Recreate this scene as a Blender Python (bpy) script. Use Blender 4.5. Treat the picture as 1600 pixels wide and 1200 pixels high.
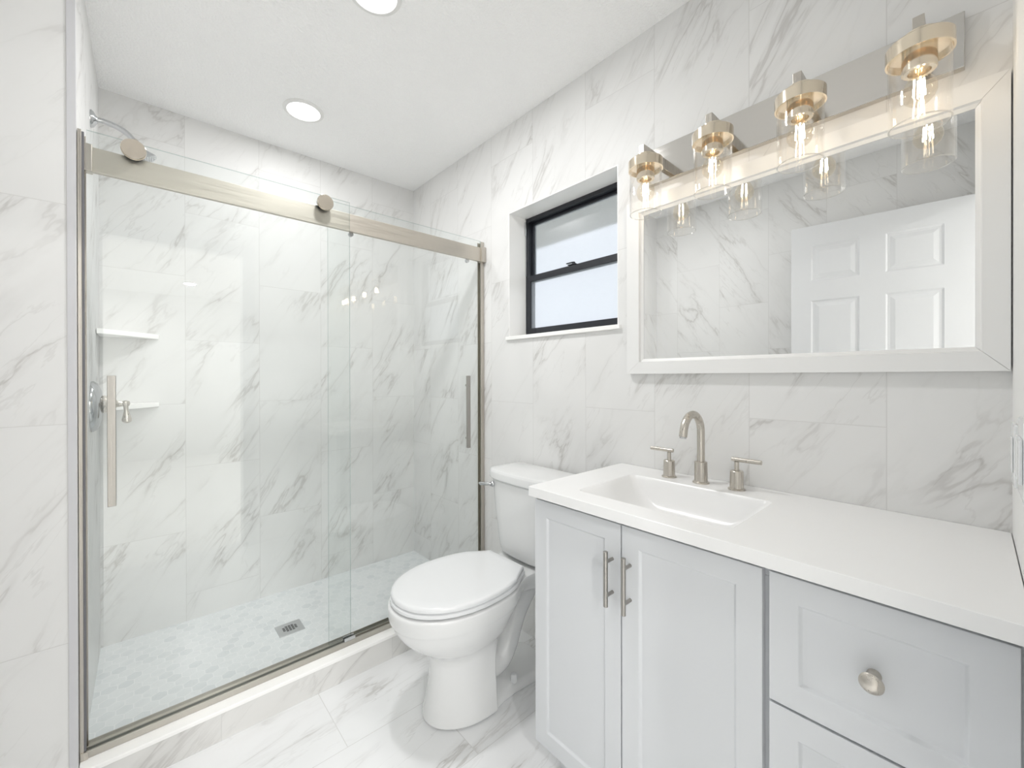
import bpy, bmesh, math, random
from mathutils import Vector, Matrix
random.seed(7)
for o in list(bpy.data.objects): bpy.data.objects.remove(o)
scene = bpy.context.scene
COL = scene.collection
PI = math.pi

# ------------------------------------------------------------------ camera
CAMPOS = Vector((2.5544, -1.3799, 1.24))
FPX, CYPX, YAW, PITCH, ROLL = 645.07, 590.12, 0.7286, -0.0022, -0.0020
F0 = Vector((-math.cos(YAW), math.sin(YAW), 0)); R0 = Vector((math.sin(YAW), math.cos(YAW), 0)); U0 = Vector((0, 0, 1))
F1 = F0*math.cos(PITCH) + U0*math.sin(PITCH); U1 = U0*math.cos(PITCH) - F0*math.sin(PITCH)
R2 = R0*math.cos(ROLL) + U1*math.sin(ROLL); U2 = U1*math.cos(ROLL) - R0*math.sin(ROLL)
cam = bpy.data.cameras.new('camera'); camo = bpy.data.objects.new('camera', cam); COL.objects.link(camo)
cam.sensor_width = 36.0; cam.lens = FPX/1600*36; cam.shift_y = -(600-CYPX)/1600; cam.clip_start = 0.01
camo.matrix_world = Matrix(((R2.x, U2.x, -F1.x, CAMPOS.x), (R2.y, U2.y, -F1.y, CAMPOS.y), (R2.z, U2.z, -F1.z, CAMPOS.z), (0, 0, 0, 1)))
scene.camera = camo

# ------------------------------------------------------------------ view, world, lights
scene.view_settings.view_transform = 'Standard'; scene.view_settings.look = 'None'
scene.view_settings.gamma = 1.0; scene.view_settings.use_curve_mapping = False
scene.view_settings.exposure = -0.15
scene.cycles.transparent_max_bounces = 40; scene.cycles.max_bounces = 18; scene.cycles.diffuse_bounces = 10; scene.cycles.glossy_bounces = 8; scene.cycles.transmission_bounces = 8
SKY = 1.65; DOWN_W = (4.2, 12.0); ROOM_W = 39.0; FIL = 74.0
w = bpy.data.worlds.new('sky'); scene.world = w; w.use_nodes = True
bg = w.node_tree.nodes['Background']; bg.inputs[0].default_value = (0.94, 0.96, 1.0, 1); bg.inputs[1].default_value = SKY

def area_light(name, loc, rot, sx, sy, power, color=(1, 1, 1), shape='RECTANGLE', spread=PI):
    l = bpy.data.lights.new(name, 'AREA'); l.shape = shape; l.size = sx
    if shape in ('RECTANGLE', 'ELLIPSE'): l.size_y = sy
    l.energy = power; l.color = color; l.spread = spread
    o = bpy.data.objects.new(name, l); COL.objects.link(o); o.location = loc; o.rotation_euler = rot
    return o
ZC = 2.51
DOWNS = ((0.425, -0.807), (1.235, -0.807))
for i, (x, y) in enumerate(DOWNS):
    area_light('downlight_beam', (x, y, ZC-0.012), (0, 0, 0), 0.13, 0.13, DOWN_W[i], (0.985, 0.985, 0.985), 'DISK')
# ceiling lamps of the adjoining room; nearer pair added as fill through the doorway
for (x, y) in ((6.1, -0.91), (6.3, -1.9), (4.2, -0.91), (4.2, -1.9)):
    area_light('bedroom_lamp_and_fill', (x, y, ZC-0.012), (0, 0, 0), 0.13, 0.13, ROOM_W, (0.99, 0.985, 0.98), 'DISK')

# ------------------------------------------------------------------ node helper
class N:
    def __init__(s, name):
        s.m = bpy.data.materials.new(name); s.m.use_nodes = True; s.t = s.m.node_tree
        s.t.nodes.clear(); s.out = s.t.nodes.new('ShaderNodeOutputMaterial')
    def n(s, typ, **kw):
        nd = s.t.nodes.new(typ)
        for k, v in kw.items(): setattr(nd, k, v)
        return nd
    def put(s, sock, v):
        if isinstance(v, bpy.types.NodeSocket): s.t.links.new(v, sock)
        elif v is not None:
            try: sock.default_value = v
            except Exception: sock.default_value = (v[0], v[1], v[2], 1) if len(v) == 3 else v
    def m_(s, op, a, b=None, c=None, clamp=False):
        nd = s.n('ShaderNodeMath', operation=op, use_clamp=clamp)
        for i, v in enumerate((a, b, c)):
            if v is not None: s.put(nd.inputs[i], v)
        return nd.outputs[0]
    def vec(s, x=0.0, y=0.0, z=0.0):
        nd = s.n('ShaderNodeCombineXYZ')
        for i, v in enumerate((x, y, z)): s.put(nd.inputs[i], v)
        return nd.outputs[0]
    def vm(s, op, a, b=None):
        nd = s.n('ShaderNodeVectorMath', operation=op); s.put(nd.inputs[0], a)
        if b is not None:
            s.put(nd.inputs['Scale'] if op == 'SCALE' else nd.inputs[1], b)
        return nd.outputs[0]
    def mr(s, v, a, b, c, d, smooth=True):
        nd = s.n('ShaderNodeMapRange', interpolation_type='SMOOTHSTEP' if smooth else 'LINEAR')
        for i, x in enumerate((v, a, b, c, d)): s.put(nd.inputs[i], x)
        return nd.outputs[0]
    def noise(s, v, scale=1, detail=3, rough=0.5, dist=0.0):
        nd = s.n('ShaderNodeTexNoise'); s.put(nd.inputs['Vector'], v); nd.inputs['Scale'].default_value = scale
        nd.inputs['Detail'].default_value = detail; nd.inputs['Roughness'].default_value = rough; nd.inputs['Distortion'].default_value = dist
        return nd.outputs
    def white(s, v):
        nd = s.n('ShaderNodeTexWhiteNoise', noise_dimensions='3D'); s.put(nd.inputs['Vector'], v); return nd.outputs
    def mix(s, f, a, b):
        nd = s.n('ShaderNodeMix', data_type='RGBA'); s.put(nd.inputs[0], f); s.put(nd.inputs[6], a); s.put(nd.inputs[7], b); return nd.outputs[2]
    def pos(s):
        g = s.n('ShaderNodeNewGeometry'); sp = s.n('ShaderNodeSeparateXYZ'); s.t.links.new(g.outputs['Position'], sp.inputs[0]); return g.outputs['Position'], sp.outputs
    def principled(s, color=(.8, .8, .8, 1), rough=.5, metal=0.0, spec=.5, normal=None, **kw):
        b = s.n('ShaderNodeBsdfPrincipled'); s.put(b.inputs['Base Color'], color); s.put(b.inputs['Roughness'], rough)
        b.inputs['Metallic'].default_value = metal; b.inputs['Specular IOR Level'].default_value = spec
        for k, v in kw.items(): s.put(b.inputs[k.replace('_', ' ')], v)
        if normal is not None: s.t.links.new(normal, b.inputs['Normal'])
        s.t.links.new(b.outputs[0], s.out.inputs[0]); return b
    def bump(s, h, strength=.3, dist=.002):
        nd = s.n('ShaderNodeBump'); s.put(nd.inputs['Height'], h); nd.inputs['Strength'].default_value = strength; nd.inputs['Distance'].default_value = dist
        return nd.outputs[0]

def marble(s, u, v, off, theta):
    """grey veins running along direction theta; returns a 0..1 vein amount"""
    c, d = math.cos(theta), math.sin(theta)
    a = s.m_('ADD', s.m_('MULTIPLY', u, c), s.m_('MULTIPLY', v, d))
    b = s.m_('SUBTRACT', s.m_('MULTIPLY', v, c), s.m_('MULTIPLY', u, d))
    p = s.vm('ADD', s.vec(s.m_('MULTIPLY', a, .85), s.m_('MULTIPLY', b, 3.6), 0.0), off)
    n1 = s.noise(p, 1.5, 5, .55, .35)[0]
    r1 = s.m_('ABSOLUTE', s.m_('SUBTRACT', n1, .5))
    p2 = s.vm('ADD', s.vec(s.m_('MULTIPLY', a, 1.6), s.m_('MULTIPLY', b, 7.5), 3.7), off)
    n2 = s.noise(p2, 1.3, 5, .55, .3)[0]
    r2 = s.m_('ABSOLUTE', s.m_('SUBTRACT', n2, .5))
    mk = s.mr(s.noise(s.vm('ADD', s.vec(s.m_('MULTIPLY', a, 2.2), s.m_('MULTIPLY', b, 3.2), 9.1), off), 1.4, 2, .5)[0], .40, .66, 0.0, 1.0)
    v1 = s.mr(r1, 0.0, .016, .8, 0.0); halo = s.mr(r1, 0.0, .07, .30, 0.0)
    v2 = s.mr(r2, 0.0, .014, .55, 0.0)
    t = s.m_('MULTIPLY', s.m_('ADD', s.m_('MULTIPLY', v1, .75), halo), s.m_('ADD', s.m_('MULTIPLY', mk, .85), .10))
    return s.m_('ADD', t, s.m_('MULTIPLY', v2, s.m_('MULTIPLY', mk, .6)), clamp=True)

BASE = (.775, .774, .768, 1); VEIN = (.54, .53, .515, 1); GROUT = (.66, .655, .645, 1)
def tile_mat(name, ua, us, u0, va, v0, par=0, theta=math.radians(56), rough=.45, W=.3125, H=.62, seed=1.0, halfstep=True, base=BASE, spec=.35):
    s = N(name); _, P = s.pos()
    u = s.m_('MULTIPLY', s.m_('SUBTRACT', P['XYZ'.index(ua)], u0), us)
    v = s.m_('SUBTRACT', P['XYZ'.index(va)], v0)
    uu = s.m_('DIVIDE', u, W); col = s.m_('FLOOR', uu); fu = s.m_('SUBTRACT', uu, col)
    par_ = s.m_('FLOORED_MODULO', s.m_('ADD', col, float(par)), 2.0)
    vv = s.m_('ADD', s.m_('DIVIDE', v, H), s.m_('MULTIPLY', par_, .5 if halfstep else 0.0)); row = s.m_('FLOOR', vv); fv = s.m_('SUBTRACT', vv, row)
    du = s.m_('MULTIPLY', s.m_('MINIMUM', fu, s.m_('SUBTRACT', 1.0, fu)), W)
    dv = s.m_('MULTIPLY', s.m_('MINIMUM', fv, s.m_('SUBTRACT', 1.0, fv)), H)
    d = s.m_('MINIMUM', du, dv); g = s.mr(d, .0006, .0016, 1.0, 0.0)
    rnd = s.white(s.vec(col, row, seed))
    off = s.vm('SCALE', rnd[1], 41.0)
    vn = marble(s, u, v, off, theta)
    cl = s.noise(s.vm('ADD', s.vec(u, v, 0.0), off), 3.0, 2, .5)[0]
    b2 = s.mix(s.mr(cl, .3, .7, 0.0, 1.0), base, (base[0]*.965, base[1]*.965, base[2]*.965, 1))
    c = s.mix(vn, b2, VEIN); c = s.mix(g, c, GROUT)
    s.principled(c, rough, spec=spec, normal=s.bump(s.m_('SUBTRACT', 1.0, g), .25, .001))
    return s.m

def simple(name, color, rough=.4, metal=0.0, spec=.5, bump=None, **kw):
    s = N(name); P, _ = s.pos(); nrm = None
    c = s.mix(s.noise(P, 9.0, 2, .5)[0], color, tuple(min(1, x*1.015) for x in color[:3])+(1,))
    if bump: nrm = s.bump(s.noise(P, bump[0], 3, .6)[0], bump[1], bump[2])
    s.principled(c, rough, metal, spec, nrm, **kw); return s.m

def brushed(name, color, rough, ax, ani=.0):
    s = N(name); P, X = s.pos(); sc = [260, 260, 260]; sc[ax] = 3
    v = s.vec(s.m_('MULTIPLY', X[0], sc[0]), s.m_('MULTIPLY', X[1], sc[1]), s.m_('MULTIPLY', X[2], sc[2]))
    n = s.noise(v, 1.0, 2, .6)[0]
    s.principled(color, s.mr(n, .2, .8, rough*.8, rough*1.25), 1.0, .5, s.bump(n, .012, .0001)); return s.m

def glass_mat(name, tint, ior=1.5, rough=0.0, gloss=(1, 1, 1, 1)):
    s = N(name); tr = s.n('ShaderNodeBsdfTransparent'); tr.inputs[0].default_value = tint
    gl = s.n('ShaderNodeBsdfGlossy'); gl.inputs['Roughness'].default_value = rough; gl.inputs[0].default_value = gloss
    lw = s.n('ShaderNodeLayerWeight'); lw.inputs[0].default_value = .5; f0 = ((ior-1)/(ior+1))**2
    fr = s.m_('ADD', s.m_('MULTIPLY', s.m_('POWER', lw.outputs['Facing'], 5.0), 1-f0), f0)     # same reflectance from either side of the thin sheet
    mx = s.n('ShaderNodeMixShader'); s.t.links.new(fr, mx.inputs[0]); s.t.links.new(tr.outputs[0], mx.inputs[1]); s.t.links.new(gl.outputs[0], mx.inputs[2])
    s.t.links.new(mx.outputs[0], s.out.inputs[0]); return s.m

def emit(name, color, strength):
    s = N(name); e = s.n('ShaderNodeEmission'); e.inputs[0].default_value = color; e.inputs[1].default_value = strength
    s.t.links.new(e.outputs[0], s.out.inputs[0]); return s.m

def hex_mat(name, size):
    s = N(name); P, X = s.pos(); q = 3**.5
    x = s.m_('DIVIDE', X[1], size); y = s.m_('DIVIDE', X[0], size)
    def cell(ox, oy):
        a = s.m_('SUBTRACT', x, ox); b = s.m_('SUBTRACT', y, oy)
        cx = s.m_('ROUND', a); cyv = s.m_('MULTIPLY', s.m_('ROUND', s.m_('DIVIDE', b, q)), q)
        lx = s.m_('SUBTRACT', a, cx); ly = s.m_('SUBTRACT', b, cyv)
        return lx, ly, s.m_('ADD', cx, ox), s.m_('ADD', cyv, oy)
    A = cell(0.0, 0.0); B = cell(.5, q/2)
    la = s.m_('ADD', s.m_('MULTIPLY', A[0], A[0]), s.m_('MULTIPLY', A[1], A[1]))
    lb = s.m_('ADD', s.m_('MULTIPLY', B[0], B[0]), s.m_('MULTIPLY', B[1], B[1]))
    f = s.m_('LESS_THAN', lb, la)
    def sel(i):
        return s.m_('ADD', s.m_('MULTIPLY', B[i], f), s.m_('MULTIPLY', A[i], s.m_('SUBTRACT', 1.0, f)))
    lx, ly, ix, iy = sel(0), sel(1), sel(2), sel(3)
    hx = s.m_('ABSOLUTE', lx); hy = s.m_('ABSOLUTE', ly)
    hd = s.m_('MAXIMUM', hx, s.m_('ADD', s.m_('MULTIPLY', hx, .5), s.m_('MULTIPLY', hy, q/2)))
    g = s.mr(hd, .455, .475, 0.0, 1.0)
    w_ = s.white(s.vec(s.m_('ROUND', s.m_('MULTIPLY', ix, 2.0)), s.m_('ROUND', s.m_('MULTIPLY', iy, 2.0)), 3.0))
    t = s.mr(w_[0], 0.45, 1.0, 0.0, 1.0)
    n = s.noise(s.vm('ADD', P, s.vm('SCALE', w_[1], 9.0)), 22.0, 3, .6)[0]
    c = s.mix(s.m_('ADD', s.m_('MULTIPLY', t, .7), s.mr(n, .45, .75, 0.0, .45)), (.80, .82, .83, 1), (.70, .73, .745, 1))
    c = s.mix(g, c, (.86, .87, .88, 1))
    s.principled(c, .35, spec=.4, normal=s.bump(s.m_('SUBTRACT', 1.0, g), .3, .001)); return s.m

M = {}
M['tile_back'] = tile_mat('marble_tile_shower', 'Y', 1, -1.5405, 'Z', .492-.0, par=0, seed=1, rough=.6, spec=.15)
M['tile_right'] = tile_mat('marble_tile_window_wall', 'X', 1, .2210, 'Z', 1.112-.31-.31, par=0, seed=2)
M['tile_head'] = tile_mat('marble_tile_head_wall', 'X', -1, .845, 'Z', .492, par=1, seed=3)
M['tile_stub'] = tile_mat('marble_tile_stub', 'Y', 1, -1.5405-.3125, 'Z', .488, par=0, seed=4)
M['tile_rear'] = tile_mat('marble_tile_rear', 'X', -1, 1.02, 'Z', .492, par=0, seed=5)
M['tile_floor'] = tile_mat('marble_tile_floor', 'X', 1, .8435, 'Y', -.873, par=0, seed=6, theta=math.radians(96), rough=.22, base=(.83, .835, .84, 1))
M['tile_curb'] = tile_mat('marble_tile_curb', 'Y', 1, -1.185, 'Z', -.3, par=0, seed=7, W=.62, H=.62, halfstep=False, theta=.7, base=(.74, .735, .72, 1))
M['hex'] = hex_mat('hexagon_mosaic', .047)
M['ceiling'] = simple('popcorn_ceiling', (.95, .95, .95, 1), .95, spec=.1, bump=(110, .55, .011))
M['paint'] = simple('white_wall_paint', (.80, .80, .79, 1), .6, spec=.3)
M['door_paint'] = simple('door_paint', (.66, .67, .685, 1), .45)
M['cab'] = simple('cabinet_paint', (.645, .66, .68, 1), .45, spec=.35, bump=(60, .03, .0006))
M['quartz'] = simple('white_quartz', (.84, .84, .84, 1), .25, spec=.45)
M['stone'] = simple('white_stone', (.92, .915, .90, 1), .28)
M['porcelain'] = simple('porcelain', (.76, .765, .765, 1), .08, spec=.5)
M['seat'] = simple('seat_plastic', (.79, .80, .81, 1), .12, spec=.5)
M['frame'] = simple('mirror_frame_paint', (.80, .80, .795, 1), .4)
M['nickel'] = brushed('brushed_nickel', (.57, .535, .485, 1), .30, 2)
M['pull'] = brushed('dark_brushed_nickel', (.40, .385, .36, 1), .32, 2)
M['track'] = brushed('brushed_nickel_track', (.50, .48, .44, 1), .38, 1)
M['nickel_y'] = brushed('brushed_nickel_rail', (.60, .56, .50, 1), .42, 1)
M['nickel_x'] = brushed('brushed_nickel_plate', (.62, .60, .57, 1), .10, 0)
M['chrome'] = simple('satin_chrome', (.56, .57, .58, 1), .16, 1.0)
M['polish'] = simple('polished_nickel', (.78, .69, .56, 1), .12, 1.0)
M['brass'] = simple('knob_end_metal', (.72, .65, .56, 1), .20, 1.0)
M['black'] = simple('black_rubber', (.02, .02, .022, 1), .5)
M['winframe'] = simple('black_window_aluminium', (.018, .02, .026, 1), .35)
M['trimgrey'] = simple('grey_tile_edge', (.60, .60, .62, 1), .35)
M['alu'] = simple('pale_aluminium', (.62, .63, .64, 1), .3, 1.0)
M['sealgrey'] = simple('grey_door_seal', (.16, .16, .175, 1), .5)
M['dark'] = simple('dark_hole', (.03, .03, .03, 1), .8)
M['floorwood'] = simple('pale_floor', (.82, .81, .79, 1), .4)
M['glass'] = glass_mat('clear_shower_glass', (.980, .990, .987, 1))
M['glass_edge'] = glass_mat('shower_glass_edge', (.62, .70, .69, 1))
M['lampglass'] = glass_mat('clear_lamp_glass', (.994, .991, .986, 1), 1.55)
M['rimglass'] = glass_mat('fire_polished_rim', (.90, .89, .87, 1), 3.2)
M['bulbglass'] = glass_mat('amber_bulb_glass', (.955, .925, .87, 1), 1.7)
M['filament'] = emit('hot_filament', (1.0, .86, .68, 1), FIL)
M['led'] = emit('downlight_diffuser', (1.0, .99, .97, 1), 6.0)
s = N('mirror_silver'); s.principled((.86, .865, .86, 1), .0, 1.0); M['mirror'] = s.m
# obscured window glass: scatters the daylight, keeps soft shapes of what is outside
s = N('obscured_glass'); P, _ = s.pos()
rf = s.n('ShaderNodeBsdfRefraction'); rf.inputs['Roughness'].default_value = .28; rf.inputs['IOR'].default_value = 1.02; rf.inputs[0].default_value = (.93, .95, .97, 1)
s.t.links.new(s.bump(s.noise(P, 170.0, 3, .6)[0], .6, .004), rf.inputs['Normal'])
tl = s.n('ShaderNodeBsdfTranslucent'); tl.inputs[0].default_value = (.85, .88, .92, 1)
gl = s.n('ShaderNodeBsdfGlossy'); gl.inputs['Roughness'].default_value = .25
mx = s.n('ShaderNodeMixShader'); mx.inputs[0].default_value = .30; s.t.links.new(rf.outputs[0], mx.inputs[1]); s.t.links.new(tl.outputs[0], mx.inputs[2])
mx2 = s.n('ShaderNodeMixShader'); mx2.inputs[0].default_value = .05; s.t.links.new(mx.outputs[0], mx2.inputs[1]); s.t.links.new(gl.outputs[0], mx2.inputs[2])
s.t.links.new(mx2.outputs[0], s.out.inputs[0]); M['obscure'] = s.m

# ------------------------------------------------------------------ mesh helpers
ORG = {}
def thing(name, label, cat, loc, group=None):
    o = bpy.data.objects.new(name, None); COL.objects.link(o); o.location = loc; o.empty_display_size = .05
    ORG[o.name] = Vector(loc); o['label'] = label; o['category'] = cat
    if group: o['group'] = group
    return o
def tag(o, label, cat, group=None):
    o['label'] = label; o['category'] = cat
    if group: o['group'] = group
    return o
def obj(name, bm, mat, parent=None, origin=None, smooth=True, bev=0.0, seg=2, ang=40, label=None):
    """link a bmesh (world coordinates) as ONE object"""
    bmesh.ops.recalc_face_normals(bm, faces=bm.faces)
    me = bpy.data.meshes.new(name)
    org = ORG[parent.name] if parent is not None else Vector(origin if origin else (0, 0, 0))
    bmesh.ops.translate(bm, verts=bm.verts, vec=-org)
    bm.to_mesh(me); bm.free()
    for m in (mat if isinstance(mat, (list, tuple)) else [mat]): me.materials.append(m)
    o = bpy.data.objects.new(name, me); COL.objects.link(o)
    if parent is not None: o.parent = parent
    else: o.location = org
    ORG[o.name] = org
    if smooth:
        me.polygons.foreach_set('use_smooth', [True]*len(me.polygons))
        me.set_sharp_from_angle(angle=math.radians(ang))
    if bev:
        b = o.modifiers.new('bevel', 'BEVEL'); b.width = bev; b.segments = seg; b.limit_method = 'ANGLE'; b.angle_limit = math.radians(35)
        b.harden_normals = False
    if label: o['label'] = label
    return o
def struct(name, bm, mat, **kw):
    o = obj(name, bm, mat, smooth=False, **kw); o['kind'] = 'structure'; return o
def B(*boxes):
    bm = bmesh.new()
    for b in boxes: box(bm, *b)
    return bm
def box(bm, lo, hi, mi=0):
    x0, y0, z0 = lo; x1, y1, z1 = hi
    v = [bm.verts.new(p) for p in ((x0,y0,z0),(x1,y0,z0),(x1,y1,z0),(x0,y1,z0),(x0,y0,z1),(x1,y0,z1),(x1,y1,z1),(x0,y1,z1))]
    fs = [bm.faces.new([v[i] for i in f]) for f in ((0,3,2,1),(4,5,6,7),(0,1,5,4),(1,2,6,5),(2,3,7,6),(3,0,4,7))]
    for f in fs: f.material_index = mi
    return fs
def frame_of(d):
    d = Vector(d).normalized(); a = Vector((0, 0, 1)) if abs(d.z) < .9 else Vector((1, 0, 0))
    u = d.cross(a).normalized(); return d, u, d.cross(u)
def lathe(bm, prof, org, axis=(0, 0, 1), n=40, cap=True, mi=0):
    """prof: (distance along the axis, radius)"""
    d, u, v = frame_of(axis); org = Vector(org); rings = []
    for t, r in prof:
        rings.append([bm.verts.new(org + d*t + (u*math.cos(2*PI*k/n) + v*math.sin(2*PI*k/n))*max(r, 1e-5)) for k in range(n)])
    for a, b in zip(rings, rings[1:]):
        for k in range(n):
            f = bm.faces.new((a[k], a[(k+1) % n], b[(k+1) % n], b[k])); f.material_index = mi
    if cap:
        for r, pr_ in ((rings[0], prof[0]), (rings[-1], prof[-1])):
            if pr_[1] > 1e-4: f = bm.faces.new(r); f.material_index = mi
    return bm
def catmull(pts, k=8):
    P = [Vector(p) for p in pts]; P = [P[0]*2-P[1]] + P + [P[-1]*2-P[-2]]; out = []
    for i in range(1, len(P)-2):
        for j in range(k):
            t = j/k; a, b, c, d = P[i-1:i+3]
            out.append(.5*((2*b) + (c-a)*t + (2*a-5*b+4*c-d)*t*t + (3*b-a-3*c+d)*t**3))
    out.append(P[-2]); return out
def tube(bm, pts, rad, n=20, cap=True, mi=0):
    pts = [Vector(p) for p in pts]; rings = []; u = None
    for i, p in enumerate(pts):
        d = (pts[min(i+1, len(pts)-1)] - pts[max(i-1, 0)]).normalized()
        if u is None: _, u, _ = frame_of(d)
        u = (u - d*u.dot(d)).normalized(); v = d.cross(u)
        r = rad[i] if isinstance(rad, (list, tuple)) else rad
        rings.append([bm.verts.new(p + (u*math.cos(2*PI*k/n) + v*math.sin(2*PI*k/n))*r) for k in range(n)])
    for a, b in zip(rings, rings[1:]):
        for k in range(n): bm.faces.new((a[k], a[(k+1) % n], b[(k+1) % n], b[k])).material_index = mi
    if cap: bm.faces.new(rings[0]).material_index = mi; bm.faces.new(rings[-1]).material_index = mi
    return bm
def loft(bm, loops, close=(True, True), mi=0):
    R = [[bm.verts.new(p) for p in l] for l in loops]
    for a, b in zip(R, R[1:]):
        n = len(a)
        for k in range(n): bm.faces.new((a[k], a[(k+1) % n], b[(k+1) % n], b[k])).material_index = mi
    if close[0]: bm.faces.new(R[0]).material_index = mi
    if close[1]: bm.faces.new(R[-1]).material_index = mi
    return bm
def rrect(cx, cy, hx, hy, r, z, n=6):
    out = []
    for (sx, sy, a0) in ((1, 1, 0), (-1, 1, PI/2), (-1, -1, PI), (1, -1, 3*PI/2)):
        for k in range(n+1):
            a = a0 + PI/2*k/n
            out.append((cx + sx*(hx-r) + r*math.cos(a), cy + sy*(hy-r) + r*math.sin(a), z))
    return out
def copy_tree(o, parent=None, dx=Vector((0, 0, 0))):
    c = o.copy(); COL.objects.link(c); c.parent = parent
    for ch in list(o.children): copy_tree(ch, c)
    return c

# ------------------------------------------------------------------ room shell
XR = 2.608; YB = -1.73; YH = -1.524; XS = .845
struct('wall_back', B(((-.12, YH-.3, 0), (0, .14, ZC))), M['tile_back'])
WX0, WX1, WZ0, WZ1 = .986, 1.630, 1.4275, 2.066
bm = B(((0, 0, 0), (WX0, .16, ZC)), ((WX1, 0, 0), (XR+.12, .16, ZC)), ((WX0, 0, 0), (WX1, .16, WZ0)), ((WX0, 0, WZ1), (WX1, .16, ZC)))
struct('wall_right', bm, M['tile_right'])
struct('wall_left', B(((0, YH-.3, 0), (XS, YH, ZC))), [M['tile_head'], M['tile_stub']])
wl = bpy.data.objects['wall_left'].data
for p in wl.polygons:
    if p.normal.x > .9: p.material_index = 1
struct('wall_rear', B(((XS, YB-.12, 0), (XR+.12, YB, ZC))), M['tile_rear'])
DY0, DY1, DZ = -1.655, -.825, 2.135
struct('wall_front', B(((XR, DY1, 0), (XR+.12, 0, ZC)), ((XR, YB, 0), (XR+.12, DY0, ZC)), ((XR, DY0, DZ), (XR+.12, DY1, ZC))), M['paint'])
struct('ceiling', B(((-.12, YH-.35, ZC), (XR+.12, .16, ZC+.08))), M['ceiling'])
struct('floor', B(((XS, YB, -.06), (XR+.12, .16, 0))), M['tile_floor'])
struct('floor_shower', B(((0, YH, -.06), (.737, 0, .052))), M['hex'])
struct('trim_1', B(((XS-.012, YH-.016, 0), (XS+.003, YH+.0015, ZC))), M['trimgrey'])
# door casing round the opening
bm = B(((XR-.012, DY1, 0), (XR, DY1+.06, DZ+.06)), ((XR-.012, DY0-.06, 0), (XR, DY0, DZ+.06)), ((XR-.012, DY0, DZ), (XR, DY1, DZ+.06)),
       ((XR, DY1-.012, 0), (XR+.12, DY1, DZ)), ((XR, DY0, 0), (XR+.12, DY0+.012, DZ)), ((XR, DY0, DZ-.012), (XR+.12, DY1, DZ)))
struct('trim_2', bm, M['door_paint'])
# adjoining bedroom beyond the doorway
struct('wall_bedroom', B(((XR+.12, .3, 0), (7.4, .42, ZC)), ((XR+.12, -3.6, 0), (7.4, -3.48, ZC)), ((7.3, -3.5, 0), (7.42, .3, ZC)), ((XR+.02, -3.5, 0), (XR+.12, YB-.12, ZC))), M['paint'])
struct('ceiling_bedroom', B(((XR+.12, -3.6, ZC), (7.4, .42, ZC+.08))), M['paint'])
struct('floor_bedroom', B(((XR+.12, -3.6, -.06), (7.4, .42, 0))), M['floorwood'])

# ------------------------------------------------------------------ window
def window():
    y0 = .115; x0, x1, z0, z1 = WX0+.004, WX1-.004, 1.4425, WZ1-.003
    bm = bmesh.new(); t = .020
    box(bm, (x0, y0, z0), (x0+t, y0+.05, z1)); box(bm, (x1-t, y0, z0), (x1, y0+.05, z1))
    box(bm, (x0+t, y0, z1-t), (x1-t, y0+.05, z1)); box(bm, (x0+t, y0-.004, z0), (x1-t, y0+.05, z0+.016))
    fr = obj('window_1', bm, M['winframe'], origin=(WX0, y0, z0), smooth=False, bev=.0015); fr['kind'] = 'structure'
    zm = 1.762
    # lower sash, nearer the room
    def sash(nm, za, zb, ya, tb, tt):
        bm = bmesh.new(); s_ = .012
        box(bm, (x0+t, ya, za), (x0+t+s_, ya+.02, zb)); box(bm, (x1-t-s_, ya, za), (x1-t, ya+.02, zb))
        box(bm, (x0+t+s_, ya, za), (x1-t-s_, ya+.02, za+tb)); box(bm, (x0+t+s_, ya, zb-tt), (x1-t-s_, ya+.02, zb))
        so = obj(nm, bm, M['winframe'], fr, smooth=False, bev=.0012)
        bm = bmesh.new(); box(bm, (x0+t+s_, ya+.008, za+tb), (x1-t-s_, ya+.011, zb-tt))
        obj('window_pane', bm, M['obscure'], so, smooth=False)
        return so
    sash('lower_sash', z0+.017, zm, y0+.001, .030, .03)
    sash('upper_sash', zm-.028, z1-t-.001, y0+.026, .025, .012)
    bm = bmesh.new(); lx = 1.30
    box(bm, (lx-.022, y0-.004, zm+.0005), (lx+.022, y0+.012, zm+.005)); lathe(bm, [(0, .008), (.009, .008), (.011, .006)], (lx+.008, y0+.004, zm+.003), n=20)
    box(bm, (lx-.03, y0-.006, zm+.009), (lx+.008, y0+.003, zm+.013))
    obj('sash_latch', bm, M['winframe'], fr, bev=.0008)
    bm = bmesh.new(); box(bm, (x0+.003, y0-.007, zm+.0), (x0+.009, y0, z1-.004)); box(bm, (x0+.002, y0-.012, z1-.09), (x0+.012, y0-.006, z1-.02))
    obj('side_track', bm, M['alu'], fr, smooth=False)
    # marble-look reveal boards and the sill
    bm = B(((WX0-.0, .0005, WZ0+.015), (WX0+.0035, y0, WZ1)), ((WX1-.0035, .0005, WZ0+.015), (WX1, y0, WZ1)), ((WX0+.0035, .0005, WZ1-.0035), (WX1-.0035, y0, WZ1)))
    o = obj('window_reveal', bm, M['stone'], fr, smooth=False)
    bm = B(((WX0-.012, -.014, WZ0-.003), (WX1+.014, 0, WZ0+.0145)), ((WX0, 0, WZ0), (WX1, .16, WZ0+.0145)))
    obj('window_sill', bm, M['stone'], fr, smooth=False, bev=.0015)
window()
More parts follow.
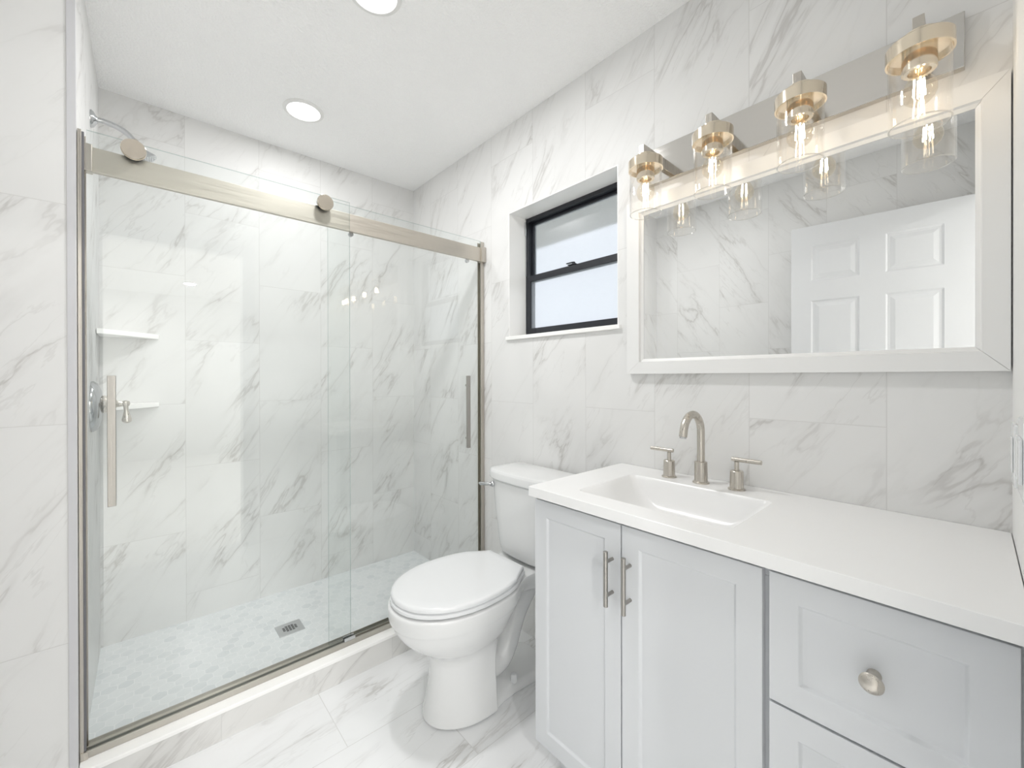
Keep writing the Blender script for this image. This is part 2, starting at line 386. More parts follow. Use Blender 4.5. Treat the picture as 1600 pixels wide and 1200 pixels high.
# outside: the eave above the window and the neighbouring wall
s = struct('wall_neighbour', B(((-2.0, 3.2, -1), (6.0, 3.4, 1.95))), simple('outside_wall', (.62, .64, .66, 1), .8))
s = struct('trim_3', B(((-1.5, .17, 2.32), (4.5, .85, 2.40)), ((-1.5, .85, 2.22), (4.5, .88, 2.42))), simple('outside_eave', (.82, .79, .72, 1), .8))
struct('floor_yard', B(((-4, .2, -.3), (8, 8, -.1))), simple('outside_ground', (.42, .44, .38, 1), .9))

# ------------------------------------------------------------------ shower curb
t = thing('shower_curb', 'low marble tiled curb with white stone cap along the open side of the shower', 'shower curb', (.79, YH/2, 0))
obj('curb_tile', B(((.742, YH+.001, .0), (XS, -.001, .1015))), M['tile_curb'], t, smooth=False)
obj('curb_cap', B(((.735, YH+.002, .1015), (.860, -.002, .115))), M['stone'], t, smooth=False, bev=.002, label='white stone cap slab')

# ------------------------------------------------------------------ shower enclosure
enc = thing('shower_enclosure', 'sliding clear glass shower enclosure with brushed nickel rail on the tiled curb', 'shower enclosure', (.79, YH/2, .115))
obj('header_rail', B(((.776, YH+.028, 1.858), (.792, -.026, 1.932))), M['nickel_y'], enc, bev=.0015, smooth=False)
for ya, yb in ((-.030, -.0015), (YH+.0015, YH+.032)):
    obj('rail_bracket', B(((.770, ya, 1.855), (.803, yb, 1.936))), M['nickel'], enc, bev=.002, smooth=False)
bm = B(((.752, -.0235, .1155), (.756, -.0015, 1.968)), ((.780, -.0235, .1155), (.784, -.0015, 1.968)), ((.756, -.0055, .1155), (.780, -.0015, 1.968)))
obj('wall_channel', bm, M['nickel'], enc, bev=.0006, smooth=False)
bm = B(((.765, YH+.0015, .1155), (.769, YH+.0165, 1.968)), ((.808, YH+.0015, .1155), (.812, YH+.0100, 1.968)), ((.769, YH+.0015, .1155), (.806, YH+.0055, 1.968)))
obj('wall_channel', bm, M['nickel'], enc, bev=.0006, smooth=False)
obj('seal_strip', B(((.800, YH+.0060, .137), (.8075, YH+.0150, 1.964))), M['sealgrey'], enc, smooth=False)
bm = B(((.752, YH+.002, .1153), (.812, -.002, .1215)), ((.806, YH+.002, .1215), (.812, -.002, .1365)), ((.780, YH+.002, .1215), (.784, -.002, .132)), ((.752, YH+.002, .1215), (.755, -.002, .132)))
obj('bottom_track', bm, M['track'], enc, bev=.0006, smooth=False)
for y in (-.715, -.105):
    bm = bmesh.new(); lathe(bm, [(0, .010), (.012, .010), (.014, .008)], (.778, y, 1.852), (-1, 0, 0), n=24); obj('glass_stud', bm, M['chrome'], enc)
obj('track_end_cap', B(((.8125, YH+.002, .1153), (.816, YH+.019, .1375))), M['nickel'], enc, bev=.0006, smooth=False)
obj('guide_block', B(((.786, -.76, .118), (.795, -.715, .139)), ((.8125-.004, -.76, .137), (.8125, -.715, .150)), ((.79, -.76, .1365), (.7935, -.715, .150))), M['alu'], enc, bev=.001, smooth=False)

def glass_panel(name, x, th, y0, y1, z0, z1, parent):
    bm = bmesh.new(); box(bm, (x, y0, z0), (x+th, y1, z1))
    bm.normal_update()
    for f in bm.faces: f.material_index = 0 if abs(f.normal.x) > .9 else 1
    return obj(name, bm, [M['glass'], M['glass_edge']], parent, smooth=False)
def pull(parent, x, y, za, zb, side):
    """flat bar pull handle standing off the glass"""
    bm = bmesh.new(); d = side
    box(bm, (x+.014, y-.0095, za), (x+.028, y+.0095, zb))
    for z in (za+.05, zb-.05): lathe(bm, [(0, .006), (.0145, .006)], (x, y, z), (d, 0, 0), n=20)
    obj('pull_handle', bm, M['pull'], parent, bev=.001)
d1 = glass_panel('sliding_door', .798, .007, -1.5035, -.731, .1375, 1.974, enc); d1['label'] = 'sliding glass panel hung by two round rollers'
pull(d1, .8055, -1.452, .853, 1.246, 1)
for y, z in ((-1.401, 1.945), (-.834, 1.940)):
    bm = bmesh.new(); lathe(bm, [(0, .028), (.009, .028)], (.8055, y, z), (1, 0, 0), n=48); obj('rubber_gasket', bm, M['black'], d1)
    bm = bmesh.new(); lathe(bm, [(0, .0295), (.002, .0305), (.012, .0305), (.014, .0290), (.014, 0)], (.8145, y, z), (1, 0, 0), n=48)
    obj('roller_knob', bm, M['brass'], d1, label='round brushed cap of the door roller')
    bm = bmesh.new(); lathe(bm, [(0, .021), (.0115, .021)], (.786, y, 1.9535), (1, 0, 0), n=40); obj('roller_wheel', bm, M['black'], d1)
d2 = glass_panel('glass_panel', .762, .007, -.808, -.014, .124, 1.976, enc); d2['label'] = 'clear glass panel beside the toilet'
pull(d2, .7695, -.112, .869, 1.246, 1)

# ------------------------------------------------------------------ shower fittings
sh = thing('showerhead', 'satin nickel shower head on a curved arm high on the head wall', 'shower head', (.38, YH, 2.197))
bm = bmesh.new(); lathe(bm, [(0, .031), (.004, .031), (.010, .026), (.016, .014), (.02, .011)], (.38, YH, 2.197), (0, 1, 0)); obj('wall_flange', bm, M['chrome'], sh)
arm = catmull([(.38, YH+.012, 2.199), (.38, -1.484, 2.200), (.38, -1.450, 2.193), (.38, -1.425, 2.180), (.38, -1.405, 2.160)], 8)
bm = bmesh.new(); tube(bm, arm, .0095); obj('shower_arm', bm, M['chrome'], sh)
hp = Vector((.38, -1.406, 2.161)); hd_ = Vector((0, .52, -.85)).normalized()
bm = bmesh.new(); lathe(bm, [(0, .013), (.014, .015), (.018, .012), (.028, .012)], hp, hd_); obj('arm_nut', bm, M['nickel'], sh)
bm = bmesh.new(); lathe(bm, [(0, .011), (.008, .015), (.014, .015), (.022, .018), (.036, .028), (.046, .035), (.052, .036)], hp + hd_*.020, hd_, n=48); obj('spray_bell', bm, M['chrome'], sh)
bm = bmesh.new(); fc = hp + hd_*.072; lathe(bm, [(0, .0355), (.003, .033)], fc, hd_, n=48)
dd, uu, vv = frame_of(hd_)
for rr, nn in ((.009, 6), (.018, 12), (.027, 18)):
    for k in range(nn): lathe(bm, [(.002, .0022), (.006, .0014)], fc + (uu*math.cos(2*PI*k/nn) + vv*math.sin(2*PI*k/nn))*rr, hd_, n=8)
obj('spray_face', bm, M['alu'], sh, label='grey nozzle face')
va = thing('shower_valve', 'round satin nickel shower valve with a drop-shaped lever on the head wall', 'shower valve', (.38, YH, 1.133))
bm = bmesh.new(); lathe(bm, [(0, .094), (.006, .094), (.018, .084), (.026, .062), (.030, .040), (.030, 0)], (.38, YH, 1.133), (0, 1, 0), n=56); obj('valve_plate', bm, M['chrome'], va)
bm = bmesh.new(); lathe(bm, [(0, .030), (.006, .034), (.012, .030), (.022, .027), (.026, .022), (.034, .020), (.040, .013), (.052, .011), (.058, .009), (.064, .009)], (.38, YH+.028, 1.140), (0, 1, 0)); obj('valve_stem', bm, M['nickel'], va)
bm = bmesh.new(); ly = YH+.092
lathe(bm, [(0, .004), (.004, .0115), (.012, .013), (.020, .0105), (.024, .0075), (.040, .0070), (.058, .0110), (.072, .0150), (.081, .0140), (.087, .006), (.088, 0)], (.38, ly, 1.152), (0, .05, -1), n=28)
obj('lever_handle', bm, M['nickel'], va)
def corner_shelf(z, label):
    bm = bmesh.new(); n = 12
    for zz in (z-.019, z): pass
    arc = [(.003+.196*math.cos(a*PI/2/n)**1.8, YH+.003+.196*max(0, math.sin(a*PI/2/n))**1.8) for a in range(n+1)]
    arc = [(.001, YH+.001)] + arc
    lo = [(x, y, z-.021) for x, y in arc]; hi = [(x, y, z) for x, y in arc]
    loft(bm, [lo, hi]); o = obj('corner_shelf', bm, M['stone'], origin=(.001, YH+.001, z-.021), smooth=False, bev=.002)
    tag(o, label, 'shelf', 'corner shelves in the shower')
corner_shelf(1.440, 'white stone corner shelf, the upper of the two in the shower corner')
corner_shelf(1.124, 'white stone corner shelf at the height of the shower valve, the lower of two')
# drain
dr = thing('shower_drain', 'square brushed metal drain grate in the mosaic shower floor', 'drain', (.398, -.867, .052))
obj('drain_plate', B(((.346, -.921, .0522), (.450, -.813, .0545))), M['alu'], dr, bev=.0008, smooth=False)
bm = bmesh.new()
for i, n in enumerate((4, 6, 6, 6, 4)):
    for k in range(n):
        y = -.867 + (i-2)*.0125; x = .398 + (k-(n-1)/2)*.0088
        box(bm, (x-.0030, y-.0048, .0546), (x+.0030, y+.0048, .0549))
obj('drain_slots', bm, M['dark'], dr, smooth=False, label='dark slots of the drain')

# ------------------------------------------------------------------ toilet
TX = 1.25
OUTL = [(-.25, .106), (-.27, .116), (-.30, .136), (-.34, .165), (-.39, .182), (-.45, .190), (-.51, .192), (-.56, .187), (-.61, .174), (-.655, .152), (-.69, .125), (-.715, .096), (-.733, .063), (-.742, .032)]
def egg(z, sx=1.0, yf=-.745, yb=-.25, dx=0.0, zf=None):
    pts = []
    half = [((y+.745)/.495*(yb-yf)+yf, hw*sx) for y, hw in OUTL]
    for y, hw in half: pts.append((TX+hw+dx, y, z))
    pts.append((TX+dx, yf, z))
    for y, hw in reversed(half): pts.append((TX-hw+dx, y, z))
    return pts
def ped(z, hw, yf, yb, r=.012):
    ym = yf + .185; pts = [(TX+hw-r, yb, z), (TX+hw, yb+(-r), z)]
    R_ = []
    side = [(hw-r, yb), (hw, yb-r)] + [(hw, yb-r+(ym-yb+r)*k/4) for k in (1, 2, 3, 4)]
    side += [(hw*math.cos(a*PI/18), ym-(ym-yf)*math.sin(a*PI/18)) for a in (1.2, 2.4, 3.6, 4.8, 6.0, 7.0, 8.0, 8.6)]
    return [(TX+a, b, z) for a, b in side] + [(TX, yf, z)] + [(TX-a, b, z) for a, b in reversed(side)]
to = thing('toilet', 'white two-piece toilet with closed lid standing between shower and vanity', 'toilet', (TX, -.38, 0))
bm = bmesh.new()
loft(bm, [ped(0.0, .134, -.632, -.395), ped(.012, .135, -.634, -.395), ped(.03, .132, -.628, -.395), ped(.10, .124, -.610, -.395), ped(.18, .118, -.605, -.395), ped(.235, .119, -.610, -.39),
          egg(.268, .70, -.645, -.34), egg(.282, .77, -.670, -.31), egg(.305, .83, -.697, -.29), egg(.335, .90, -.725, -.28), egg(.365, .965, -.741, -.26), egg(.385, .995, -.750, -.25),
          egg(.392, 1.02, -.757, -.245), egg(.43, 1.035, -.760, -.24), egg(.441, 1.03, -.757, -.242), egg(.445, 1.0, -.748, -.25)])
bowl = obj('bowl', bm, M['porcelain'], to, ang=80)
sb = bowl.modifiers.new('s', 'SUBSURF'); sb.levels = 1; sb.render_levels = 2
# rear deck that carries the tank
bm = bmesh.new()
def deck(z, k):
    hw = [(-.36, .165), (-.30, .142), (-.25, .120), (-.20, .118), (-.15, .140), (-.10, .160), (-.045, .165)]
    return [(TX+h*k, y, z) for y, h in hw] + [(TX-h*k, y, z) for y, h in reversed(hw)]
loft(bm, [deck(.350, .55), deck(.375, .80), deck(.405, .97), deck(.437, 1.0), deck(.444, .98)])
obj('rear_deck', bm, M['porcelain'], to, bev=.004)
# foot and exposed trapway
bm = bmesh.new()
def foot(z, k):
    hw = [(-.42, .124), (-.36, .112), (-.30, .108), (-.24, .112), (-.18, .118), (-.13, .112), (-.10, .085), (-.09, .05)]
    return [(TX+h*k, y, z) for y, h in hw] + [(TX-h*k, y, z) for y, h in reversed(hw)]
loft(bm, [foot(0, 1.0), foot(.014, 1.0), foot(.026, .93), foot(.034, .80)])
obj('foot', bm, M['porcelain'], to, bev=.003)
q_ = TX+.018; tp = catmull([(q_, -.42, .11), (q_, -.36, .085), (q_, -.30, .095), (q_, -.262, .145), (q_, -.240, .20), (q_, -.212, .255), (q_, -.170, .305), (q_, -.12, .35)], 6)
bm = bmesh.new(); tube(bm, tp, [.040+.004*math.sin(i/len(tp)*PI) for i in range(len(tp))], n=28)
tube(bm, catmull([(TX, -.33, .40), (TX, -.335, .32), (TX, -.36, .24), (TX, -.375, .15), (TX, -.38, .04)], 6), .050, n=24)
obj('trapway', bm, M['porcelain'], to)
for sx in (1, -1):
    bm = bmesh.new(); lathe(bm, [(0, .0145), (.004, .015), (.022, .0125), (.030, .011), (.033, .007), (.034, 0)], (TX+sx*.085, -.285, .030), n=28); obj('bolt_cap', bm, M['seat'], to)
# seat and lid
bm = bmesh.new(); loft(bm, [egg(.4475, .965, -.742, -.245), egg(.450, .995, -.749, -.243), egg(.461, .995, -.749, -.243), egg(.4635, .97, -.744, -.246)])
st = obj('seat', bm, M['seat'], to, bev=.0015)
bm = bmesh.new(); loft(bm, [egg(.4655, .95, -.736, -.252), egg(.468, .99, -.745, -.250), egg(.478, 1.0, -.746, -.249), egg(.4835, .985, -.742, -.251), egg(.4855, .95, -.734, -.256), egg(.4865, .80, -.70, -.28)])
obj('seat_lid', bm, M['seat'], to, ang=60)
for sx in (1, -1):
    bm = bmesh.new(); lathe(bm, [(0, .012), (.03, .012)], (TX+sx*.070-.015, -.238, .458), (1, 0, 0), n=20); obj('seat_hinge', bm, M['seat'], to, bev=.002)
# tank
def tsec(z, xa, xb, yf, yb, bulge, r=.02, n=10):
    pts = []; 
    for k in range(n+1):       # front edge, bowed towards the room
        s_ = k/n; x = xa + (xb-xa)*s_; pts.append((x, yf - bulge*(1-(2*s_-1)**2) + r*.55*(1 if k in (0, n) else 0), z))
    pts += [(xb+.004, yf+r*1.4, z), (xb+.004, yb, z), (xa-.004, yb, z), (xa-.004, yf+r*1.4, z)]
    return pts
xa, xb = 1.078, 1.440
bm = bmesh.new(); loft(bm, [tsec(.452, xa+.085, xb-.085, -.165, -.05, .008), tsec(.458, xa+.066, xb-.066, -.180, -.035, .010), tsec(.47, xa+.052, xb-.052, -.188, -.03, .012), tsec(.50, xa+.042, xb-.042, -.190, -.028, .013),
                       tsec(.64, xa+.024, xb-.024, -.197, -.026, .015), tsec(.782, xa+.010, xb-.010, -.203, -.024, .016)])
obj('tank', bm, M['porcelain'], to, bev=.006, seg=3)
bm = bmesh.new(); loft(bm, [tsec(.7845, xa+.004, xb-.004, -.208, -.02, .018), tsec(.789, xa, xb, -.213, -.018, .018), tsec(.818, xa, xb, -.213, -.018, .018), tsec(.828, xa+.006, xb-.006, -.206, -.02, .018), tsec(.831, xa+.02, xb-.02, -.19, -.03, .016)])
obj('tank_lid', bm, M['porcelain'], to, bev=.003, seg=2)
bm = bmesh.new(); lathe(bm, [(0, .013), (.006, .013), (.010, .009), (.016, .008)], (1.106, -.203, .757), (0, -1, 0), n=24); 
tube(bm, [(1.110, -.216, .757), (1.090, -.224, .757), (1.072, -.230, .756), (1.052, -.232, .754), (1.040, -.232, .753)], [.006, .0065, .008, .0085, .004], n=16)
obj('flush_lever', bm, M['chrome'], to, label='chrome flush lever')

# ------------------------------------------------------------------ vanity
YF = -.478; CT = .906
va_ = thing('vanity_cabinet', 'white shaker vanity cabinet with two doors and three drawers under the window wall mirror', 'vanity cabinet', (2.13, -.25, 0))
X0, X1 = 1.652, 2.6045
bm = B(((X0, -.458, .10), (X0+.018, -.004, .8765)), ((X1-.018, -.458, .10), (X1, -.004, .8765)), ((X0+.018, -.458, .10), (X1-.018, -.004, .118)),
       ((2.270, -.4575, .118), (2.288, -.01, .845)), ((X0+.018, -.458, .8455), (X1-.018, -.44, .8765)), ((X0+.018, -.012, .118), (X1-.018, -.004, .74)), ((X0+.03, -.40, .0), (X1-.01, -.385, .10)), ((X0+.03, -.385, .0), (X0+.045, -.01, .10)))
obj('body', bm, M['cab'], va_, smooth=False, bev=.0008)
def shaker(name, xa, xb, za, zb, sw=.048):
    """frame and recessed panel with a small inner chamfer"""
    bm = bmesh.new(); ch = .005; yf = YF; yp = YF+.006; yb = YF+.0185
    def L(x0, x1, z0, z1, y): return [(x0, y, z0), (x1, y, z0), (x1, y, z1), (x0, y, z1)]
    loops = [L(xa, xb, za, zb, yb), L(xa, xb, za, zb, yf), L(xa+sw, xb-sw, za+sw, zb-sw, yf), L(xa+sw+ch, xb-sw-ch, za+sw+ch, zb-sw-ch, yp)]
    loft(bm, loops)
    return obj(name, bm, M['cab'], va_, smooth=False, bev=.0012)
DA = shaker('door', 1.6495, 1.9555, .119, .864); DB = shaker('door', 1.9595, 2.2775, .119, .864)
drs = [shaker('drawer', 2.2895, 2.5975, a, b) for a, b in ((.617, .864), (.366, .612), (.119, .361))]
def bar_pull(parent, x, za, zb):
    bm = bmesh.new(); tube(bm, [(x, YF-.030, za), (x, YF-.030, zb)], .006, n=24)
    for z in (za+.027, zb-.027): tube(bm, [(x, YF+.0005, z), (x, YF-.030, z)], .0045, n=16)
    obj('pull_handle', bm, M['pull'], parent, bev=.0006)
bar_pull(DA, 1.932, .657, .797); bar_pull(DB, 1.984, .657, .797)
for d, z in zip(drs, (.741, .489, .240)):
    bm = bmesh.new(); lathe(bm, [(-.006, .010), (-.003, .010), (.001, .007), (.010, .006), (.016, .010), (.021, .0165), (.024, .0165), (.028, .013), (.0305, .006), (.031, 0)], (2.443, YF, z), (0, -1, 0), n=40)
    obj('knob', bm, M['nickel'], d)
# countertop with integral basin
ct = thing('countertop', 'white vanity top with an integral rectangular basin', 'countertop', (2.13, -.25, .878))
cx, cy = (1.645+2.6065)/2, -.2525; hx, hy = (2.6065-1.645)/2, .2505; bx, by = 1.987, -.280
n_ = 8
bm = bmesh.new()
loft(bm, [rrect(cx, cy, hx, hy, .003, .8775, n_), rrect(cx, cy, hx, hy, .003, CT-.001, n_), rrect(cx, cy, hx-.001, hy-.001, .003, CT, n_), rrect(bx, by, .214, .149, .022, CT, n_)], close=(False, False))
bm2 = bmesh.new()
top = obj('slab', bm, M['quartz'], ct, ang=35)
loft(bm2, [rrect(bx, by, .214, .149, .022, CT, n_), rrect(bx, by, .2105, .1455, .022, CT-.003, n_), rrect(bx, by, .204, .143, .024, CT-.012, n_), rrect(bx, by, .190, .139, .028, CT-.035, n_), rrect(bx, by, .168, .132, .032, CT-.062, n_),
           rrect(bx, by, .138, .120, .036, CT-.085, n_), rrect(bx, by, .095, .095, .040, CT-.098, n_), rrect(bx, by, .05, .05, .03, CT-.102, n_), rrect(bx, by, .022, .022, .0215, CT-.103, n_)], close=(False, True))
obj('basin', bm2, M['quartz'], ct, ang=50)
bm = bmesh.new(); lathe(bm, [(0, .021), (.002, .021), (.003, .018), (.001, .016), (.001, 0)], (bx, by, CT-.1028), n=36); obj('basin_drain', bm, M['chrome'], ct)
# faucet
FY = -.0745
fa = thing('faucet', 'brushed nickel gooseneck faucet spout behind the basin', 'faucet', (1.982, FY, CT), 'widespread faucet set')
bm = bmesh.new(); lathe(bm, [(0, .0245), (.003, .0245), (.005, .0225), (.006, .0195), (.066, .0185), (.067, .017), (.0675, 0)], (1.982, FY, CT), n=48); obj('base', bm, M['nickel'], fa)
pts = [Vector((1.982, FY, CT+.066)), Vector((1.982, FY, CT+.110)), Vector((1.982, FY, CT+.150))]
for k in range(1, 25):
    a = k/24*math.radians(168); pts.append(Vector((1.982, FY-.058*(1-math.cos(a)), CT+.160+.058*math.sin(a))))
e = pts[-1]; d_ = (pts[-1]-pts[-2]).normalized(); pts.append(e + d_*.018)
bm = bmesh.new(); tube(bm, pts, .0115, n=28); obj('spout', bm, M['nickel'], fa)
bm = bmesh.new(); tube(bm, [e+d_*.0182, e+d_*.022], .0095, n=24); obj('aerator', bm, M['chrome'], fa)
bm = bmesh.new(); lathe(bm, [(0, .0025), (.010, .0025), (.011, .0045), (.016, .004), (.017, 0)], (1.982+.0, FY+.016, CT+.067), n=16); obj('pop_up_knob', bm, M['polish'], fa)
def tap(x, sgn, label):
    t = thing('basin_tap', label, 'tap', (x, FY, CT), 'widespread faucet set')
    bm = bmesh.new(); lathe(bm, [(0, .0235), (.003, .0235), (.0045, .021), (.005, .0185), (.054, .0178), (.056, .016), (.0565, 0)], (x, FY, CT), n=48); obj('base', bm, M['nickel'], t)
    bm = bmesh.new(); lathe(bm, [(0, .0062), (.026, .0062)], (x, FY, CT+.0565), n=20); obj('stem', bm, M['nickel'], t)
    bm = bmesh.new(); tube(bm, [(x-sgn*.014, FY, CT+.0885), (x+sgn*.0660, FY, CT+.0885)], .0062, n=20); obj('lever', bm, M['nickel'], t, bev=.0008)
tap(1.877, -1, 'brushed nickel faucet handle with lever pointing towards the toilet')
tap(2.087, 1, 'brushed nickel faucet handle with lever pointing away from the toilet')

# ------------------------------------------------------------------ mirror
mi = thing('wall_mirror', 'large rectangular mirror in a wide white mitred frame above the vanity', 'mirror', (2.145, 0, 1.25))
MX0, MX1, MZ0, MZ1 = 1.684, 2.605, 1.250, 1.884; fw = .047; YM = -.024
IX0, IX1, IZ0, IZ1 = MX0+.062, MX1-.050, MZ0+.054, MZ1-.055
def fpiece(bm, a, b, ia, ib):
    """one mitred length of the frame: outer corners a, b, inner corners ia, ib (x, z)"""
    def P(p, y): return (p[0], y, p[1])
    def towards(p, q, k): return (p[0]+(q[0]-p[0])*k, p[1]+(q[1]-p[1])*k)
    ma, mb = towards(a, ia, .80), towards(b, ib, .80)
    for (q, r) in (): pass
    sa = [P(a, -.001), P(a, YM), P(ma, YM), P(towards(a, ia, .84), YM+.008), P(ia, YM+.012), P(ia, -.001)]
    sb_ = [P(b, -.001), P(b, YM), P(mb, YM), P(towards(b, ib, .84), YM+.008), P(ib, YM+.012), P(ib, -.001)]
    loft(bm, [sa, sb_])
o4 = [(MX0, MZ0), (MX1, MZ0), (MX1, MZ1), (MX0, MZ1)]; i4 = [(IX0, IZ0), (IX1, IZ0), (IX1, IZ1), (IX0, IZ1)]
gapv = .0004
for k in range(4):
    bm = bmesh.new(); a, b, ia, ib = o4[k], o4[(k+1) % 4], i4[k], i4[(k+1) % 4]
    dx, dz = b[0]-a[0], b[1]-a[1]; L_ = math.hypot(dx, dz); ux, uz = dx/L_*gapv, dz/L_*gapv
    a = (a[0]+ux, a[1]+uz); ia = (ia[0]+ux, ia[1]+uz); b = (b[0]-ux, b[1]-uz); ib = (ib[0]-ux, ib[1]-uz)
    fpiece(bm, a, b, ia, ib); obj('frame_rail', bm, M['frame'], mi, smooth=False)
obj('mirror_glass', B(((IX0-.003, -.010, IZ0-.003), (IX1+.003, -.004, IZ1+.003))), M['mirror'], mi, smooth=False)

# ------------------------------------------------------------------ vanity light
LY = -.135
vl = thing('vanity_light', 'brushed nickel bath bar light with four clear glass shades above the mirror', 'wall light', (2.151, 0, 1.987))
obj('backplate', B(((1.763, -.022, 1.926), (2.540, -.001, 2.049))), M['nickel_x'], vl, bev=.0015, smooth=False)
first = None
LX = (1.827, 2.043, 2.259, 2.475)
for i, x in enumerate(LX):
    if i == 0:
        a = obj('arm', B(((x-.0095, LY-.026, 1.962), (x+.0095, -.022, 1.999))), M['nickel'], vl, bev=.001, smooth=False)
        bm = bmesh.new(); lathe(bm, [(.0, .030), (.016, .030), (.0165, .053), (.019, .055), (.048, .055), (.048, .0515), (.040, .0512), (.040, .030)], (x, LY, 1.972), (0, 0, -1), n=56); c = obj('cap', bm, M['polish'], vl, ang=24)
        bm = bmesh.new(); lathe(bm, [(0, .0285), (.055, .0285), (.057, .0265), (.057, .019), (.048, .017), (.048, 0)], (x, LY, 1.9495), (0, 0, -1), n=40); so = obj('socket', bm, M['polish'], c)
        bm = bmesh.new(); lathe(bm, [(0, .0505), (.168, .0505)], (x, LY, 1.948), (0, 0, -1), n=64, cap=False)
        lathe(bm, [(0, .0475), (.168, .0475)], (x, LY, 1.948), (0, 0, -1), n=64, cap=False); lathe(bm, [(.168, .0475), (.1685, .049), (.168, .0505)], (x, LY, 1.948), (0, 0, -1), n=64, cap=False)
        g_ = obj('glass_shade', bm, M['lampglass'], vl, ang=60)
        bm = bmesh.new(); ring = [(x+.049*math.cos(2*PI*k/72), LY+.049*math.sin(2*PI*k/72), 1.7785) for k in range(72)]
        loft(bm, [[(x+(.049+a)*math.cos(2*PI*k/72), LY+(.049+a)*math.sin(2*PI*k/72), 1.7785+b) for k in range(72)] for a, b in ((-.0016, 0), (0, .0016), (.0016, 0), (0, -.0016), (-.0016, 0))], close=(False, False))
        obj('polished_rim', bm, M['rimglass'], g_)
        bm = bmesh.new(); lathe(bm, [(0, .013), (.008, .0135), (.016, .017), (.028, .0245), (.040, .0285), (.052, .0285), (.064, .0235), (.072, .015), (.0765, .005), (.077, 0)], (x, LY, 1.897), (0, 0, -1), n=48); b_ = obj('bulb', bm, M['bulbglass'], vl)
        bm = bmesh.new()
        for k in range(4):
            q = k*PI/2+.3; tube(bm, [(x+.0075*math.cos(q), LY+.0075*math.sin(q), 1.878), (x+.0095*math.cos(q), LY+.0095*math.sin(q), 1.842)], .0014, n=8)
        f_ = obj('filament', bm, M['filament'], b_)
        first = (a, c, g_, b_)
    else:
        for src in first:
            n = src.copy(); COL.objects.link(n); n.parent = vl; n.location = (x-LX[0], 0, 0)
            for ch in src.children:
                m2 = ch.copy(); COL.objects.link(m2); m2.parent = n

# ------------------------------------------------------------------ recessed ceiling lights
labs = ['round recessed ceiling light above the shower', 'round recessed ceiling light between shower and vanity, cut by the top of the photo']
for (x, y), lb in zip(DOWNS, labs):
    t = thing('ceiling_light', lb, 'ceiling light', (x, y, ZC), 'recessed ceiling lights')
    bm = bmesh.new(); lathe(bm, [(0, .088), (.003, .088), (.007, .080), (.008, .072), (.004, .070)], (x, y, ZC), (0, 0, -1), n=56, cap=False); obj('trim_ring', bm, M['paint'], t)
    bm = bmesh.new(); lathe(bm, [(.003, .0705), (.004, .0705)], (x, y, ZC), (0, 0, -1), n=56); obj('diffuser', bm, M['led'], t)
bedl = ['round recessed ceiling light in the adjoining room, nearer the window side', 'round recessed ceiling light in the adjoining room, farther along', 'added round ceiling light just beyond the doorway, fill for the bathroom', 'added round ceiling light beyond the doorway, second row, fill for the bathroom']  # last two are invented fittings, added to send more light into the bathroom
for (x, y), lb in zip(((6.1, -0.91), (6.3, -1.9), (4.2, -.91), (4.2, -1.9)), bedl):
    t = thing('ceiling_light', lb, 'ceiling light', (x, y, ZC), 'recessed lights of the adjoining room')
    bm = bmesh.new(); lathe(bm, [(0, .088), (.003, .088), (.007, .080), (.008, .072), (.004, .070)], (x, y, ZC), (0, 0, -1), n=40, cap=False); obj('trim_ring', bm, M['paint'], t)
    bm = bmesh.new(); lathe(bm, [(.003, .0705), (.004, .0705)], (x, y, ZC), (0, 0, -1), n=40); obj('diffuser', bm, M['led'], t)

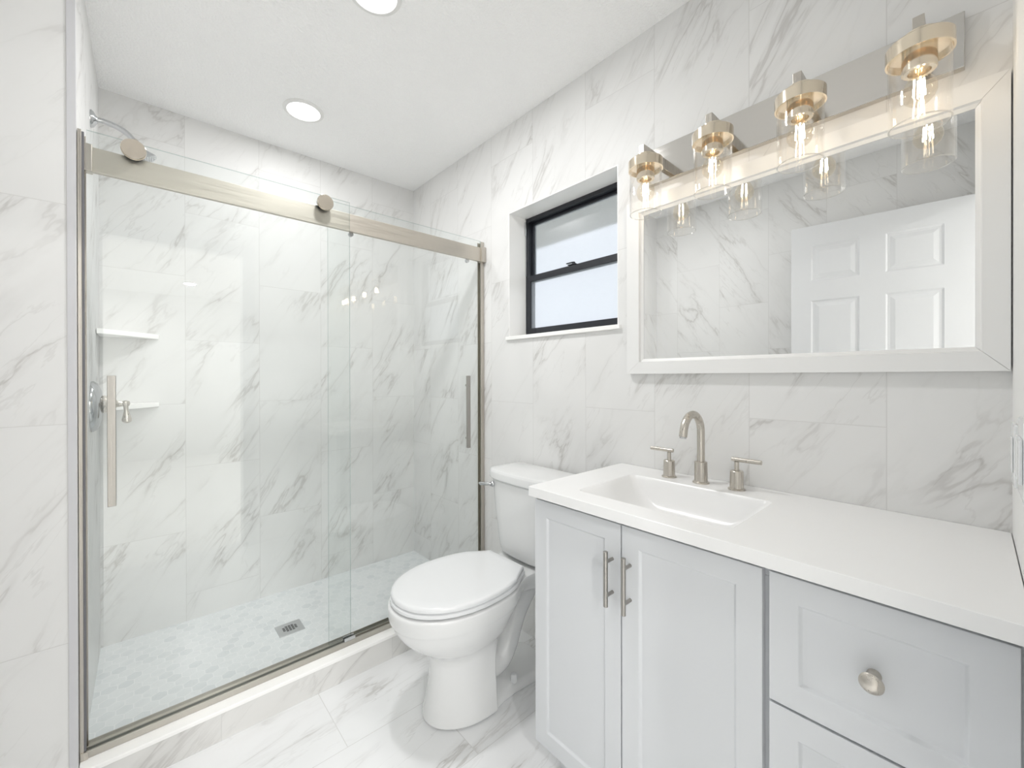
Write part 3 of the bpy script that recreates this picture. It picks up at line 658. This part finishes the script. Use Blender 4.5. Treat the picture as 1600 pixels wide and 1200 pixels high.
# ------------------------------------------------------------------ open panel door (seen in the mirror)
E0 = Vector((1.826, -1.525, 0)); E1 = Vector((2.597, -1.613, 0)); DW = .770; DH = 2.111
du_ = (E1-E0).normalized(); dn = Vector((-du_.y, du_.x, 0))     # dn points to the mirror
if dn.y < 0: dn = -dn
bm = bmesh.new(); TH = .035
def dbox(a, b, z0, z1, d0, d1):
    fs = box(bm, (a, d0, z0), (b, d1, z1))
dbox(0, DW, .01, DH, -TH+.006, -.006)
st_ = .095; sr_ = .137; ml = .106; pw = (DW-st_-sr_-ml)/2
rows = [(.24, .77), (.95, 1.678), (1.791, 1.996)]
zs = [.01] + [z for r in rows for z in r] + [DH]
for s0, s1 in ((-.006, 0), (-TH, -TH+.006)):
    dbox(0, st_, .01, DH, s0, s1); dbox(DW-sr_, DW, .01, DH, s0, s1)
    for k in range(0, len(zs), 2): dbox(st_, DW-sr_, zs[k], zs[k+1], s0, s1)
    for z0, z1 in rows: dbox(st_+pw, st_+pw+ml, z0, z1, s0, s1)
def raised(a, b, z0, z1, y, yy):
    L = lambda i, q: [(a+i, q, z0+i), (b-i, q, z0+i), (b-i, q, z1-i), (a+i, q, z1-i)]
    loft(bm, [L(0, yy), L(.008, y), L(.018, y), L(.038, yy), L(.045, yy)], close=(False, True))
for z0, z1 in rows:
    for a in (st_, st_+pw+ml):
        raised(a, a+pw, z0, z1, -.0058, -.0004); raised(a, a+pw, z0, z1, -TH+.0058, -TH+.0004)
for v in bm.verts:
    c = v.co.copy(); v.co = E0 + du_*c.x + dn*c.y + Vector((0, 0, c.z))
do = obj('door_1', bm, M['door_paint'], origin=(E1.x, E1.y, 0), smooth=False); do['kind'] = 'structure'
for sd in (-TH,):
    bm = bmesh.new(); sg = -1
    lathe(bm, [(0, .032), (.004, .032), (.007, .018), (.030, .012), (.036, .020), (.050, .027), (.062, .022), (.066, .008), (.0665, 0)], E0 + du_*.06 + dn*sd + Vector((0, 0, .98)), dn*sg, n=32)
    obj('door_knob', bm, M['nickel'], do)

# ------------------------------------------------------------------ wall plates by the doorway
t = thing('light_switch', 'white double rocker switch plate on the wall beside the doorway', 'light switch', (XR, -.36, 1.12))
obj('cover_plate', B(((XR-.006, -.425, 1.05), (XR-.0005, -.300, 1.172))), M['seat'], t, bev=.002, smooth=False)
for y in (-.392, -.340): obj('rocker', B(((XR-.010, y-.017, 1.077), (XR-.0062, y+.017, 1.145))), M['seat'], t, bev=.001, smooth=False)
t = thing('wall_outlet', 'white outlet plate on the wall just above the counter end', 'outlet', (XR, -.16, 1.09))
obj('cover_plate', B(((XR-.006, -.200, 1.035), (XR-.0005, -.125, 1.150))), M['seat'], t, bev=.002, smooth=False)
obj('socket_face', B(((XR-.008, -.180, 1.060), (XR-.0062, -.145, 1.125))), M['seat'], t, bev=.001, smooth=False)
